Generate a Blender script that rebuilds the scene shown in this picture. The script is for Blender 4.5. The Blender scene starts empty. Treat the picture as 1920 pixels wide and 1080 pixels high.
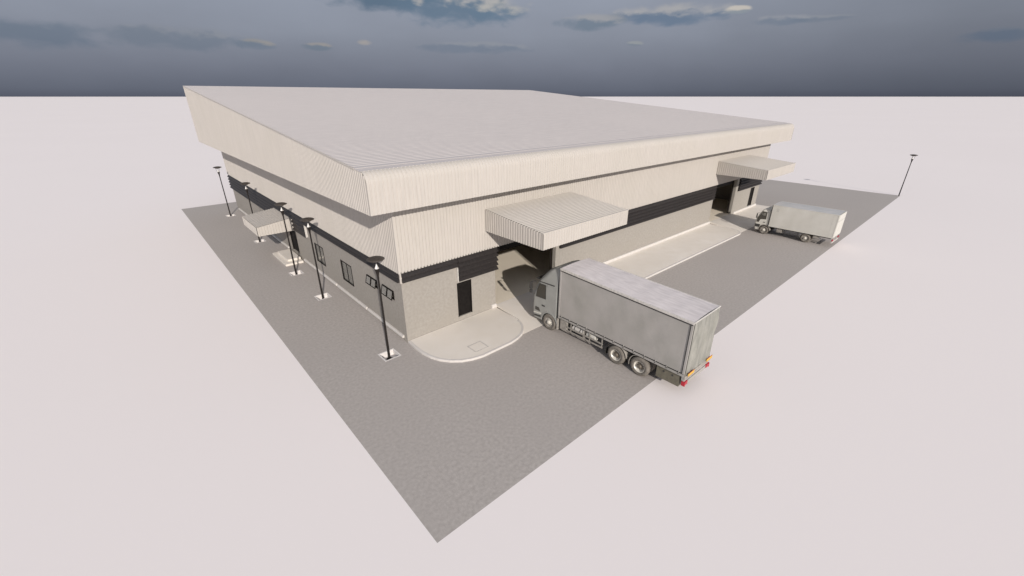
import bpy, bmesh, math, random
from mathutils import Vector, Matrix
R=math.radians
random.seed(4)
scene=bpy.context.scene
COL=scene.collection

# ------------------------------------------------------------------ helpers
def tag(o,label=None,cat=None,group=None,kind=None):
    if label: o['label']=label
    if cat: o['category']=cat
    if group: o['group']=group
    if kind: o['kind']=kind
    return o
def empty(name,loc=(0,0,0),rz=0.0):
    o=bpy.data.objects.new(name,None); COL.objects.link(o)
    o.location=loc; o.rotation_euler=(0,0,rz); o.empty_display_size=.3
    return o
def obj(name,bm,mat,parent=None,smooth=False,bevel=0.0,loc=None,mats=None):
    me=bpy.data.meshes.new(name)
    bmesh.ops.recalc_face_normals(bm,faces=bm.faces[:])
    bm.to_mesh(me); bm.free()
    for m in (mats or [mat]): me.materials.append(m)
    if smooth:
        for p in me.polygons: p.use_smooth=True
    o=bpy.data.objects.new(name,me); COL.objects.link(o)
    if parent: o.parent=parent
    if loc: o.location=loc
    if bevel>0:
        b=o.modifiers.new('bevel','BEVEL'); b.width=bevel; b.segments=2; b.limit_method='ANGLE'; b.angle_limit=R(40)
    return o
def NB(): return bmesh.new()
def box(bm,x0,x1,y0,y1,z0,z1,mi=0):
    v=[bm.verts.new((x,y,z)) for x in (x0,x1) for y in (y0,y1) for z in (z0,z1)]
    for f in ((0,1,3,2),(4,6,7,5),(0,4,5,1),(2,3,7,6),(0,2,6,4),(1,5,7,3)):
        q=bm.faces.new([v[i] for i in f]); q.material_index=mi
def prism(bm,pts,axis,a,b,mi=0):
    """closed polygon pts (2d) extruded from a to b along axis"""
    def P(p,t):
        if axis=='x': return (t,p[0],p[1])
        if axis=='y': return (p[0],t,p[1])
        return (p[0],p[1],t)
    A=[bm.verts.new(P(p,a)) for p in pts]; B=[bm.verts.new(P(p,b)) for p in pts]
    n=len(pts)
    for i in range(n):
        bm.faces.new((A[i],A[(i+1)%n],B[(i+1)%n],B[i])).material_index=mi
    bm.faces.new(A[::-1]).material_index=mi; bm.faces.new(B).material_index=mi
def lathe(bm,prof,axis='z',c=(0,0,0),n=24,mi=0,cap=True):
    """prof: list of (r,t) along axis"""
    rings=[]
    for r,t in prof:
        ring=[]
        for k in range(n):
            a=2*math.pi*k/n; p,q=r*math.cos(a),r*math.sin(a)
            if axis=='z': co=(p,q,t)
            elif axis=='x': co=(t,p,q)
            else: co=(p,t,q)
            ring.append(bm.verts.new((c[0]+co[0],c[1]+co[1],c[2]+co[2])))
        rings.append(ring)
    for i in range(len(rings)-1):
        for k in range(n):
            f=bm.faces.new((rings[i][k],rings[i][(k+1)%n],rings[i+1][(k+1)%n],rings[i+1][k])); f.material_index=mi
    if cap:
        bm.faces.new(rings[0]).material_index=mi; bm.faces.new(rings[-1]).material_index=mi
def tube(bm,p0,p1,r,n=8,r1=None,mi=0):
    p0=Vector(p0); p1=Vector(p1); d=(p1-p0).normalized()
    u=d.orthogonal().normalized(); w=d.cross(u)
    r1=r if r1 is None else r1
    A=[bm.verts.new(p0+(u*math.cos(2*math.pi*k/n)+w*math.sin(2*math.pi*k/n))*r) for k in range(n)]
    B=[bm.verts.new(p1+(u*math.cos(2*math.pi*k/n)+w*math.sin(2*math.pi*k/n))*r1) for k in range(n)]
    for k in range(n): bm.faces.new((A[k],A[(k+1)%n],B[(k+1)%n],B[k])).material_index=mi
    bm.faces.new(A[::-1]).material_index=mi; bm.faces.new(B).material_index=mi
def grid(bm,rows,close=False,mi=0):
    """rows: list of lists of coordinates"""
    V=[[bm.verts.new(p) for p in r] for r in rows]
    for i in range(len(V)-1):
        m=len(V[i])
        for k in range(m-1 if not close else m):
            bm.faces.new((V[i][k],V[i][(k+1)%m],V[i+1][(k+1)%m],V[i+1][k])).material_index=mi
    return V

# ribs: list of (s, h) along a length L ; flat crown, narrow groove
def ribs(L,pitch=.2,d=.03,groove=.075):
    out=[(0.0,d)]; n=max(1,round(L/pitch)); p=L/n
    for k in range(n):
        s=k*p
        out+= [(s+p-groove-.018,d),(s+p-groove,0.0),(s+p-.018,0.0),(s+p,d)]
    return out
def sheet_along(bm,axis,a,L,path,pitch=.2,d=.04,groove=.075):
    """ribbed sheet. path: list of ((u,v),(nu,nv)) in the plane across `axis`; ribs repeat along axis from a"""
    R_=ribs(L,pitch,d,groove); rows=[]
    for (p,nrm) in path:
        row=[]
        for s,h in R_:
            u=p[0]+nrm[0]*h; v=p[1]+nrm[1]*h
            row.append((a+s,u,v) if axis=='x' else (u,a+s,v))
        rows.append(row)
    grid(bm,rows)

def wall(name,mat,parent,axis,fixed,th,u0,u1,z0,z1,holes):
    """wall slab with real openings; axis='x' means it runs along x at y=fixed..fixed+th"""
    us=sorted({u0,u1,*[h[0] for h in holes],*[h[1] for h in holes]})
    zs=sorted({z0,z1,*[h[2] for h in holes],*[h[3] for h in holes]})
    us=[u for u in us if u0<=u<=u1]; zs=[z for z in zs if z0<=z<=z1]
    def solid(i,j):
        if i<0 or j<0 or i>=len(us)-1 or j>=len(zs)-1: return False
        cu=(us[i]+us[i+1])/2; cz=(zs[j]+zs[j+1])/2
        return not any(h[0]<cu<h[1] and h[2]<cz<h[3] for h in holes)
    bm=NB(); cache={}
    def V(u,t,z):
        k=(round(u,4),t,round(z,4))
        if k not in cache:
            f=fixed+(th if t else 0)
            cache[k]=bm.verts.new((u,f,z) if axis=='x' else (f,u,z))
        return cache[k]
    for i in range(len(us)-1):
        for j in range(len(zs)-1):
            if not solid(i,j): continue
            a,b,c,d=us[i],us[i+1],zs[j],zs[j+1]
            bm.faces.new((V(a,0,c),V(b,0,c),V(b,0,d),V(a,0,d)))
            bm.faces.new((V(a,1,c),V(a,1,d),V(b,1,d),V(b,1,c)))
            if not solid(i-1,j): bm.faces.new((V(a,0,c),V(a,0,d),V(a,1,d),V(a,1,c)))
            if not solid(i+1,j): bm.faces.new((V(b,0,c),V(b,1,c),V(b,1,d),V(b,0,d)))
            if not solid(i,j-1): bm.faces.new((V(a,0,c),V(a,1,c),V(b,1,c),V(b,0,c)))
            if not solid(i,j+1): bm.faces.new((V(a,0,d),V(b,0,d),V(b,1,d),V(a,1,d)))
    return obj(name,bm,mat,parent)

# ------------------------------------------------------------------ materials
def newmat(name):
    m=bpy.data.materials.new(name); m.use_nodes=True
    nt=m.node_tree; nt.nodes.clear()
    out=nt.nodes.new('ShaderNodeOutputMaterial'); b=nt.nodes.new('ShaderNodeBsdfPrincipled')
    nt.links.new(b.outputs[0],out.inputs[0])
    return m,nt,b
def mat(name,c1,c2=None,scale=3.0,rough=.7,metal=0.0,detail=4.0,bump=0.0,bscale=None,c3=None,s3=.2,spec=.5,stretch=None,lo=.35,hi=.65,coat=0.0):
    m,nt,b=newmat(name)
    b.inputs['Roughness'].default_value=rough; b.inputs['Metallic'].default_value=metal
    b.inputs['Specular IOR Level'].default_value=spec
    b.inputs['Coat Weight'].default_value=coat
    if c2 is None and bump==0:
        b.inputs['Base Color'].default_value=(*c1,1); return m
    tc=nt.nodes.new('ShaderNodeTexCoord'); mp=nt.nodes.new('ShaderNodeMapping')
    if stretch: mp.inputs['Scale'].default_value=stretch
    nt.links.new(tc.outputs['Object'],mp.inputs[0])
    n=nt.nodes.new('ShaderNodeTexNoise'); n.inputs['Scale'].default_value=scale; n.inputs['Detail'].default_value=detail
    nt.links.new(mp.outputs[0],n.inputs['Vector'])
    r=nt.nodes.new('ShaderNodeMapRange'); r.inputs[1].default_value=lo; r.inputs[2].default_value=hi
    nt.links.new(n.outputs[0],r.inputs[0])
    mx=nt.nodes.new('ShaderNodeMix'); mx.data_type='RGBA'
    mx.inputs[6].default_value=(*c1,1); mx.inputs[7].default_value=(*(c2 or c1),1)
    nt.links.new(r.outputs[0],mx.inputs[0]); last=mx.outputs[2]
    if c3:
        n3=nt.nodes.new('ShaderNodeTexNoise'); n3.inputs['Scale'].default_value=s3; n3.inputs['Detail'].default_value=5
        nt.links.new(tc.outputs['Object'],n3.inputs['Vector'])
        r3=nt.nodes.new('ShaderNodeMapRange'); r3.inputs[1].default_value=.4; r3.inputs[2].default_value=.7; r3.inputs[4].default_value=.6
        nt.links.new(n3.outputs[0],r3.inputs[0])
        m3=nt.nodes.new('ShaderNodeMix'); m3.data_type='RGBA'; m3.inputs[7].default_value=(*c3,1)
        nt.links.new(r3.outputs[0],m3.inputs[0]); nt.links.new(last,m3.inputs[6]); last=m3.outputs[2]
    nt.links.new(last,b.inputs['Base Color'])
    if bump>0:
        nb=nt.nodes.new('ShaderNodeTexNoise'); nb.inputs['Scale'].default_value=bscale or scale; nb.inputs['Detail'].default_value=4
        nt.links.new(mp.outputs[0],nb.inputs['Vector'])
        bp=nt.nodes.new('ShaderNodeBump'); bp.inputs['Strength'].default_value=bump; bp.inputs['Distance'].default_value=.05
        nt.links.new(nb.outputs[0],bp.inputs['Height']); nt.links.new(bp.outputs[0],b.inputs['Normal'])
    return m

M={}
M['plain']=mat('white_plain',(.89,.835,.82),(.88,.825,.81),scale=.02,rough=.9,spec=.1)
M['asphalt']=mat('asphalt_grey',(.385,.355,.332),(.485,.450,.424),scale=7,rough=.85,detail=9,lo=.3,hi=.7,c3=(.41,.378,.358),s3=.10,bump=.2,bscale=22,spec=.2)
M['slab']=mat('pale_concrete',(.75,.70,.635),(.79,.745,.69),scale=1.2,rough=.85,c3=(.72,.67,.60),s3=.3,spec=.2)
M['kerb']=mat('kerb_white',(.66,.63,.60),(.61,.58,.55),scale=4,rough=.8,spec=.2)
M['floor']=mat('hall_floor',(.86,.78,.65),(.89,.81,.68),scale=.7,rough=.8,c3=(.82,.74,.62),s3=.25,spec=.2)
M['wall']=mat('render_grey',(.315,.293,.265),(.385,.36,.325),scale=6.0,rough=.9,detail=8,lo=.3,hi=.7,c3=(.34,.315,.28),s3=.6,bump=.25,bscale=30,spec=.15)
M['clad']=mat('cream_sheet',(.54,.505,.465),(.485,.455,.42),scale=9,rough=.55,stretch=(1,1,.08),lo=.4,hi=.75,c3=(.505,.475,.43),s3=.35,spec=.3)
M['roof']=mat('roof_sheet',(.555,.52,.51),(.48,.45,.445),scale=9,rough=.55,stretch=(.10,1,1),lo=.3,hi=.7,detail=8,c3=(.54,.505,.495),s3=.06,spec=.35)
M['louvre']=mat('dark_louvre',(.026,.0225,.0225),(.036,.032,.031),scale=8,rough=.5,spec=.3)
M['door']=mat('dark_door',(.010,.0085,.008),(.015,.013,.012),scale=5,rough=.6,spec=.12)
M['inner']=mat('hall_inside',(.17,.16,.15),(.22,.21,.20),scale=.6,rough=.9,spec=.1)
M['black']=mat('black_metal',(.015,.012,.011),(.024,.020,.018),scale=20,rough=.5,spec=.25)
M['disc']=mat('lamp_brown',(.05,.042,.036),(.065,.055,.047),scale=14,rough=.5,spec=.4)
M['white']=mat('white_enamel',(.82,.80,.77),rough=.35)
M['pit']=mat('pit_white',(.74,.71,.69),(.68,.65,.63),scale=7,rough=.85)
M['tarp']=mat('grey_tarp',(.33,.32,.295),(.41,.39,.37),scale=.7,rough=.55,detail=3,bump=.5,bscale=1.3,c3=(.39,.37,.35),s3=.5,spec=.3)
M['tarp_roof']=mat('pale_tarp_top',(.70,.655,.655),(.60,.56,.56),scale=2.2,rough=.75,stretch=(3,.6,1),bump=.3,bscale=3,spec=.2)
M['tarp_rear']=mat('rear_tarp',(.23,.23,.205),(.32,.315,.285),scale=1.6,rough=.6,stretch=(2.4,1,.7),bump=.6,bscale=1.6,spec=.3)
M['cab']=mat('cab_grey',(.33,.335,.32),(.29,.295,.28),scale=1.6,rough=.38,c3=(.29,.295,.28),s3=2.0,spec=.5,coat=.2)
M['alu']=mat('aluminium',(.66,.63,.59),(.52,.50,.47),scale=9,rough=.45,metal=.1)
M['trim']=mat('dark_trim',(.03,.03,.03),(.05,.047,.044),scale=12,rough=.6)
M['chassis']=mat('chassis_grey',(.035,.033,.030),(.08,.073,.064),scale=4,rough=.7)
M['dusty']=mat('dusty_plastic',(.25,.235,.21),(.36,.335,.30),scale=5,rough=.75)
M['tyre']=mat('dusty_tyre',(.155,.14,.122),(.225,.205,.18),scale=7,rough=.9,spec=.15)
M['rim']=mat('pale_rim',(.72,.69,.62),(.58,.55,.49),scale=9,rough=.4,metal=.15)
M['hub']=mat('brown_hub',(.14,.12,.095),(.22,.19,.155),scale=16,rough=.55,metal=.3)
M['olive']=mat('olive_box',(.115,.105,.078),(.15,.138,.10),scale=6,rough=.6)
M['red']=mat('red_lens',(.42,.012,.028),rough=.25)
M['yellow']=mat('yellow_plate',(.72,.45,.055),(.65,.40,.05),scale=20,rough=.5)
M['truckwhite']=mat('white_body',(.60,.585,.535),(.66,.645,.60),scale=.8,rough=.45,c3=(.54,.53,.48),s3=.7,spec=.4)
M['truckroof']=mat('translucent_roof',(.47,.475,.475),(.53,.52,.52),scale=1.2,rough=.5)
M['mark']=mat('faded_mark',(.33,.33,.31),rough=.6)
def glass(name,c,rough=.08,tr=.0):
    m,nt,b=newmat(name); b.inputs['Base Color'].default_value=(*c,1); b.inputs['Roughness'].default_value=rough
    b.inputs['IOR'].default_value=1.5; b.inputs['Transmission Weight'].default_value=tr
    return m
M['glass']=glass('window_glass',(.42,.41,.37),.08,.6)
M['cabglass']=glass('cab_glass',(.045,.042,.035),.06)
M['curtain']=mat('curtain_cloth',(.42,.40,.36),(.50,.48,.43),scale=6,rough=.9,stretch=(1,6,.2))

# ------------------------------------------------------------------ setting: ground, yard
PX0,PX1,PY0,PY1=-5.27,71.64,-11.25,47.1
lamps=[-.42,9.49,15.33,26.33,39.38]; LX=-1.36; HP=.47
bm=NB(); W=60000
us=[-W,PX0,PX1,W]; vs=[-W,PY0,PY1,W]
gv={}
for i,u in enumerate(us):
    for j,v in enumerate(vs): gv[i,j]=bm.verts.new((u,v,0))
for i in range(3):
    for j in range(3):
        if (i,j)!=(1,1): bm.faces.new((gv[i,j],gv[i+1,j],gv[i+1,j+1],gv[i,j+1]))
tag(obj('ground',bm,M['plain']),'endless plain white ground around the paved yard','ground',kind='structure')
# yard: sheet with square holes where the lamp pits are
bm=NB()
xs=[PX0,LX-HP,LX+HP,PX1]; ys=[PY0]
for y in lamps: ys+=[y-HP,y+HP]
ys.append(PY1); yv={}
def YV(i,j):
    if (i,j) not in yv: yv[i,j]=bm.verts.new((xs[i],ys[j],0))
    return yv[i,j]
for i in range(3):
    for j in range(len(ys)-1):
        if i==1 and j%2==1: continue
        bm.faces.new((YV(i,j),YV(i+1,j),YV(i+1,j+1),YV(i,j+1)))
tag(obj('yard_pavement',bm,M['asphalt']),'grey asphalt yard with sharp edges around the warehouse','pavement',kind='structure')

def rounded(pts):  # pts already 2d
    return pts
def arc(cx,cy,r,a0,a1,n=10):
    return [(cx+r*math.cos(R(a0+(a1-a0)*k/n)),cy+r*math.sin(R(a0+(a1-a0)*k/n))) for k in range(n+1)]
def slab(name,pts,z,label):
    bm=NB()
    prism(bm,pts,'z',.004,z)
    o=obj(name,bm,M['slab'],None)
    # kerb rim strip, slightly proud
    return tag(o,label,'walkway',kind='structure')
def kerb_strip(name,line,z,w=.13,label=None):
    bm=NB(); rows=[]
    n=len(line)
    for i,(x,y) in enumerate(line):
        a=Vector(line[max(0,i-1)]); b=Vector(line[min(n-1,i+1)]); t=(b-a).normalized(); nr=Vector((t.y,-t.x))
        ox,oy=x+nr.x*.02,y+nr.y*.02; ix,iy=x-nr.x*w,y-nr.y*w
        rows.append([(ox,oy,.002),(ox,oy,z-.015),(ox-nr.x*.02,oy-nr.y*.02,z+.004),(ix,iy,z+.004),(ix,iy,z-.02)])
    V=grid(bm,rows)
    bm.faces.new(V[0]); bm.faces.new(V[-1][::-1])
    return tag(obj(name,bm,M['kerb']),label,'kerb',kind='structure')
ZS=.12
nearcurve=[(0.03,-.02),(-.02,-.8),(.0,-1.55),(.12,-2.2),(.34,-2.75),(.68,-3.22),(1.15,-3.62),(1.7,-3.87),(2.3,-4.0),(4.3,-4.0)]+[(4.9,-3.9),(5.4,-3.72),(5.75,-3.48),(6.08,-3.12),(6.3,-2.75),(6.42,-2.35),(6.46,-.02)]
nearcurve=[p for p in nearcurve]
slab('walkway',nearcurve,ZS,'pale concrete apron with a broad curved corner by the near side door')
kerb_strip('kerb',nearcurve[:-1],ZS,label='white rounded kerb edging the near concrete apron')
XR=36.35
far=arc(13.64,-2.6,1.3,180,270,6)+arc(35.4,-2.5,1.4,270,360,8)
midpts=[(12.34,-.02)]+far+[(36.81,-.02)]
slab('walkway',midpts,ZS,'long pale concrete walkway along the wall between the two loading bays')
kerb_strip('kerb',far,ZS,label='white kerb along the long walkway between the loading bays')
endpts=[(42.75,-.02),(42.9,-2.4)]+arc(44.1,-2.5,1.2,180,270,5)+arc(48.2,-1.6,2.1,-90,0,6)+[(50.3,-.02)]
slab('walkway',endpts,ZS,'small pale concrete walkway at the far end of the front wall')
kerb_strip('kerb',endpts[1:-1],ZS,label='white kerb around the far end walkway')
for (a,b,lb) in ((6.5,12.3,'near loading bay'),(36.85,42.6,'far loading bay')):
    bm=NB()
    # tilted plate: top from floor level .4 at wall to ground at y=-3.62
    
    prof=[(0.0,.27),(0.0,.17),(-2.6,.004),(-3.66,.004),(-3.66,.014)]
    pts=[]
    for (y,z) in prof: pts.append((y,z))
    prism(bm,pts,'x',a,b)
    tag(obj('loading_ramp',bm,M['slab']),'sloping concrete ramp up into the '+lb,'ramp',kind='structure')
bm=NB()  # flare of each ramp at the yard
for (a,b) in ((5.2,6.499),(12.301,13.6),(35.2,36.849),(42.601,43.8)):
    prism(bm,[(-2.3,.109),(-2.3,.004),(-3.66,.004),(-3.66,.014)],'x',a,b)
tag(obj('ramp_apron',bm,M['slab']),'thin concrete apron strips beside the loading ramps','ramp',kind='structure')

# ------------------------------------------------------------------ warehouse
BX,BY=49.6,42.2; TH=.22
WH=empty('warehouse',(0,0,0))
tag(WH,'large low warehouse with cream ribbed cladding, overhanging sloped roof and dark louvre band','warehouse')
ZB=4.3; ZL=2.82; FL=.27
bay1=(6.5,12.2); bay2=(36.85,42.4)
d1=(3.54,4.60,.40,2.66); d2=(47.0,48.15,.40,2.66)
wall('wall',M['wall'],WH,'x',0,TH,0,bay1[0],0,ZB,[d1])
wall('wall',M['wall'],WH,'x',0,TH,bay1[1],bay2[0],0,ZB,[])
wall('wall',M['wall'],WH,'x',0,TH,bay2[1],BX,0,ZB,[d2])
wins=[(12.03,13.80,1.15,2.62),(6.92,8.70,1.20,2.66)]
vents=[(3.12,4.46,2.33,2.88),(1.02,2.38,2.33,2.90)]
d3=(18.42,20.25,.45,2.45)
wall('wall',M['wall'],WH,'y',0,TH,TH,BY-TH,0,ZB,[*wins,*vents,d3])
wall('wall',M['wall'],WH,'y',BX-TH,TH,TH,BY-TH,0,ZB,[])
wall('wall',M['wall'],WH,'x',BY-TH,TH,0,BX,0,ZB,[])
# hall inside
bm=NB(); box(bm,TH+.003,BX-TH-.003,TH+.003,BY-TH-.003,.02,FL)
for a,b in (bay1,bay2): box(bm,a+.003,b-.003,-.0,TH+.001,.02,FL-.001)
obj('hall_floor',bm,M['floor'],WH)
bm=NB(); box(bm,TH+.01,BX-TH-.01,20.0,20.2,FL+.002,8.0); box(bm,TH+.01,TH+.03,TH+.02,19.9,FL+.002,1.1); 
box(bm,bay1[0]-2.2,bay1[0]-2.05,TH+.05,19.9,FL+.002,8.0); box(bm,26,26.15,TH+.05,19.9,FL+.002,8.0)
obj('partition',bm,M['inner'],WH)
# upper ribbed cladding (proud of the lower wall)
PR=.10; ZT=8.6
def vpath(fix,nrm,z0,z1): return [((fix,z0),(nrm,0)),((fix,z1),(nrm,0))]
bm=NB()
sheet_along(bm,'x',-PR-.04,BX+2*PR+.08,vpath(-PR,-1,ZB,ZT))
sheet_along(bm,'y',-PR-.04,BY+2*PR+.08,vpath(-PR,-1,ZB,ZT),groove=.08)
sheet_along(bm,'x',-PR,BX+2*PR,vpath(BY+PR,1,ZB,ZT),pitch=.8)
sheet_along(bm,'y',-PR,BY+2*PR,vpath(BX+PR,1,ZB,ZT),pitch=.8)
for (a,b,c,d) in ((-PR,BX+PR,-PR,.02),(-PR,BX+PR,BY-.02,BY+PR),(-PR,.02,.02,BY-.02),(BX-.02,BX+PR,.02,BY-.02)):
    box(bm,a,b,c,d,ZB-.002,ZB+.05)
# lintel lining over the bays, inside
box(bm,.3,BX-.3,.05,.15,ZB+.06,ZT)
obj('upper_cladding',bm,M['clad'],WH)
# corner post of the band
bm=NB(); box(bm,-.055,.05,-.055,.05,3.70,ZB-.004)
obj('corner_trim',bm,M['clad'],WH)
# louvres: tilted Z blades
def louvre(axis,fix,sgn,a,b,z0,z1,n,parent,prot=.23):
    bm=NB(); h=(z1-z0)/n
    for k in range(n):
        zt=z1-k*h; zb=zt-h
        prof=[(fix,zt-.005),(fix+sgn*.012,zt-.005),(fix+sgn*.03,zt-.02),(fix+sgn*prot,zb+.085),(fix+sgn*prot,zb+.03),(fix+sgn*(prot-.02),zb+.02),(fix+sgn*.02,zb+.035),(fix+sgn*.012,zb+.004),(fix,zb+.004)]
        prism(bm,prof,axis,a,b)
    return obj('louvre',bm,M['louvre'],parent)
# prism with axis 'x' gives (t,y,z) ; with 'y' gives (x,t,z)
louvre('x',-.002,-1,.03,3.60,3.72,ZB-.01,2,WH,.18)
louvre('x',-.002,-1,3.62,6.60,ZL-.02,ZB-.012,5,WH)
louvre('x',-.002,-1,12.50,bay2[0]-.05,ZL,ZB-.012,5,WH)
louvre('x',-.002,-1,42.95,BX+.02,ZL,ZB-.012,5,WH)
louvre('y',-.002,-1,.03,15.18,3.72,ZB-.01,2,WH,.18)
louvre('y',-.002,-1,15.2,17.1,ZL-.12,ZB-.012,5,WH)
louvre('y',-.002,-1,17.12,BY+.02,ZL-.12,ZB-.012,5,WH)
bm=NB(); box(bm,3.535,3.60,-.16,-.002,ZL-.02,3.70); 
obj('louvre_end_plate',bm,M['alu'],WH)
bm=NB(); box(bm,-.15,-.002,15.115,15.17,ZL-.1,3.70)
obj('louvre_end_plate',bm,M['alu'],WH)
# pilasters at the bay jambs
bm=NB(); box(bm,bay1[1]-.10,bay1[1]+.24,-.06,.24,.41,ZB-.006); obj('pilaster',bm,M['wall'],WH)
bm=NB(); box(bm,bay2[1]-.14,bay2[1]+.42,-.06,.24,.41,ZB-.006); obj('pilaster',bm,M['wall'],WH)
# roller shutter box above the bays
for (a,b) in (bay1,bay2):
    bm=NB(); prism(bm,[(.3,ZB),(.3,ZB-.45),(.42,ZB-.6),(.85,ZB-.6),(.95,ZB-.45),(.95,ZB)],'x',a+.05,b-.15)
    o=obj('roller_shutter_box',bm,M['door'],WH)
    for xx in (a+.02,b-.16):
        bm=NB(); tube(bm,(xx,.36,FL+.01),(xx,.36,ZB-.3),.04,6); obj('shutter_rail',bm,M['black'],WH)
# plinth ledges (white)
def ledge(axis,a,b,z0,z1,prot):
    bm=NB()
    prof=[(-.002,z0),(-prot+.015,z0),(-prot,z0+.02),(-prot,z1-.03),(-prot+.03,z1),(-.002,z1)]
    prism(bm,prof,axis,a,b)
    return obj('plinth_ledge',bm,M['kerb'],WH)
ledge('x',12.55,bay2[0]-.02,ZS+.01,.38,.16)
ledge('x',42.85,BX-.05,ZS+.01,.38,.16)
ledge('x',6.12,6.49,ZS+.01,.40,.12)
for (a,b) in ((.35,4.95),(5.15,10.02),(10.22,13.9),(14.1,17.2),(21.5,26.9),(27.1,33.9),(34.1,41.1)):
    ledge('y',a,b,.20,.36,.13)
# doors
def door(x0,x1,z0,z1,axis,label=None,double=False):
    bm=NB()
    def B(u0,u1,t0,t1,a,b):
        if axis=='x': box(bm,u0,u1,t0,t1,a,b)
        else: box(bm,t0,t1,u0,u1,a,b)
    B(x0+.03,x1-.03,.06,.10,z0+.02,z1-.03)
    d=obj('door',bm,M['door'],WH,bevel=.006)
    bm=NB(); B(x0,x0+.05,-.012,.12,z0,z1); B(x1-.05,x1,-.012,.12,z0,z1); B(x0+.051,x1-.051,-.012,.12,z1-.05,z1)
    if double:
        m=(x0+x1)/2; B(m-.02,m+.02,.045,.115,z0+.02,z1-.06)
    obj('door_frame',bm,M['door'],d)
    bm=NB(); hx=x0+.14 if not double else (x0+x1)/2+.1
    B(hx,hx+.03,-.01,.05,z0+.95,z0+1.12)
    obj('handle',bm,M['black'],d)
door(*d1,'x'); door(*d2,'x'); door(*d3,'y',double=True)
# sliding windows on the long side wall
def swindow(y0,y1,z0,z1):
    bm=NB(); f=.048
    box(bm,-.025,.10,y0,y0+f,z0,z1); box(bm,-.025,.10,y1-f,y1,z0,z1)
    box(bm,-.025,.10,y0+f,y1-f,z0,z0+f); box(bm,-.025,.10,y0+f,y1-f,z1-f,z1)
    w=obj('window',bm,M['door'],WH)
    n=2; L=(y1-y0-2*f)/n
    bm=NB()
    for k in range(1,n): box(bm,.015,.075,y0+f+k*L-.025,y0+f+k*L+.025,z0+f+.002,z1-f-.002)
    box(bm,.062,.085,y0+f+L*.55,y0+f+L*.62,z0+f+.002,z1-f-.002)
    obj('mullion',bm,M['door'],w)
    bm=NB()
    for k in range(n): box(bm,.04,.048,y0+f+k*L+.036,y0+f+(k+1)*L-.036,z0+f+.003,z1-f-.003)
    obj('pane',bm,M['glass'],w)
    bm=NB(); rows=[]
    for z in (z0-.1,z1+.05):
        rows.append([(.30+.03*math.sin(k*1.7),y0+.12+(y1-y0-.5)*k/30,z) for k in range(31)])
    grid(bm,rows); obj('curtain',bm,M['curtain'],w)
for w in wins: swindow(*w)
# small top hung vents tilted open
def vwindow(y0,y1,z0,z1):
    f=.045; bm=NB()
    box(bm,-.02,.1,y0,y0+f,z0,z1); box(bm,-.02,.1,y1-f,y1,z0,z1); box(bm,-.02,.1,y0+f,y1-f,z0,z0+f); box(bm,-.02,.1,y0+f,y1-f,z1-f,z1)
    m=(y0+y1)/2; box(bm,-.02,.1,m-.03,m+.03,z0+f+.001,z1-f-.001)
    w=obj('vent_window',bm,M['door'],WH)
    t=R(13)
    for (a,b) in ((y0+.02,m-.02),(m+.02,y1-.02)):
        bm=NB(); h=z1-z0-.02
        def S(u0,u1,s0,s1,q0,q1,bm):
            v=[]
            for u in (u0,u1):
                for s in (s0,s1):
                    for q in (q0,q1):
                        v.append(bm.verts.new((-.03-s*math.sin(t)-q*math.cos(t),u,z1-.01-s*math.cos(t)+q*math.sin(t))))
            for fc in ((0,1,3,2),(4,6,7,5),(0,4,5,1),(2,3,7,6),(0,2,6,4),(1,5,7,3)): bm.faces.new([v[i] for i in fc])
        S(a,a+.055,0,h,0,.03,bm); S(b-.055,b,0,h,0,.03,bm); S(a+.056,b-.056,0,.05,0,.03,bm); S(a+.056,b-.056,h-.05,h,0,.03,bm)
        s=obj('sash',bm,M['door'],w)
        bm=NB(); S(a+.057,b-.057,.051,h-.051,.01,.018,bm); obj('pane',bm,M['glass'],s)
for v in vents: vwindow(*v)

# ---- roof: overhanging box with ribbed fascia, curved front eave, single pitch
RX0,RX1=-1.82,51.8; RY0,RY1=-1.55,44.0; ZF=7.98; ZE=9.82; ZR=13.82
sl=(ZR-ZE)/(RY1-(RY0+.5)); th=math.atan(sl)
# front fascia path: bottom -> vertical -> arc -> slope
path=[((RY0,ZF),(-1,0))]
rr=.48; zc=9.36
amax=90-math.degrees(th)
for k in range(9):
    a=amax*k/8
    cy,cz=RY0+rr,zc
    path.append(((cy-rr*math.cos(R(a)),cz+rr*math.sin(R(a))),(-math.cos(R(a)),math.sin(R(a)))))
ysl,zsl=path[-1][0]
bm=NB(); sheet_along(bm,'x',RX0,RX1-RX0,path,pitch=.2,d=.03,groove=.06)
obj('front_fascia',bm,M['clad'],WH)
# return lips and soffit
bm=NB(); box(bm,RX0+.01,RX1-.01,RY0+.04,RY1-.04,ZF+.06,ZF+.10)
obj('soffit',bm,M['clad'],WH)
def ztop(y): return zsl+(y-ysl)*sl
# side fascias: ribbed sheets whose top follows the pitch
def side_fascia(x,nrm,pitch):
    L=RY1-RY0+.04; Rb=ribs(L,pitch,.045); bm=NB(); lo=[];hi=[]
    for s,h in Rb:
        y=RY0-.04+s
        if y<ysl:
            t=(RY0+rr-y)/rr; t=min(1,max(0,t)); zz=zc+rr*math.sin(math.acos(t))
        else: zz=ztop(y)
        lo.append((x+nrm*h,y,ZF)); hi.append((x+nrm*h,y,zz-.004))
    grid(bm,[lo,hi])
    # back of the sheet
    prism(bm,[(RY0+.01,ZF+.001),(RY1-.01,ZF+.001),(RY1-.01,ztop(RY1)-.02),(ysl,zsl-.02),(RY0+.15,zc+.3),(RY0+.012,zc-.05)],'x',x-nrm*.02,x-nrm*.06)
    return obj('side_fascia',bm,M['clad'],WH)
side_fascia(RX0+.03,-1,.2); side_fascia(RX1-.03,1,.4)
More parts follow.
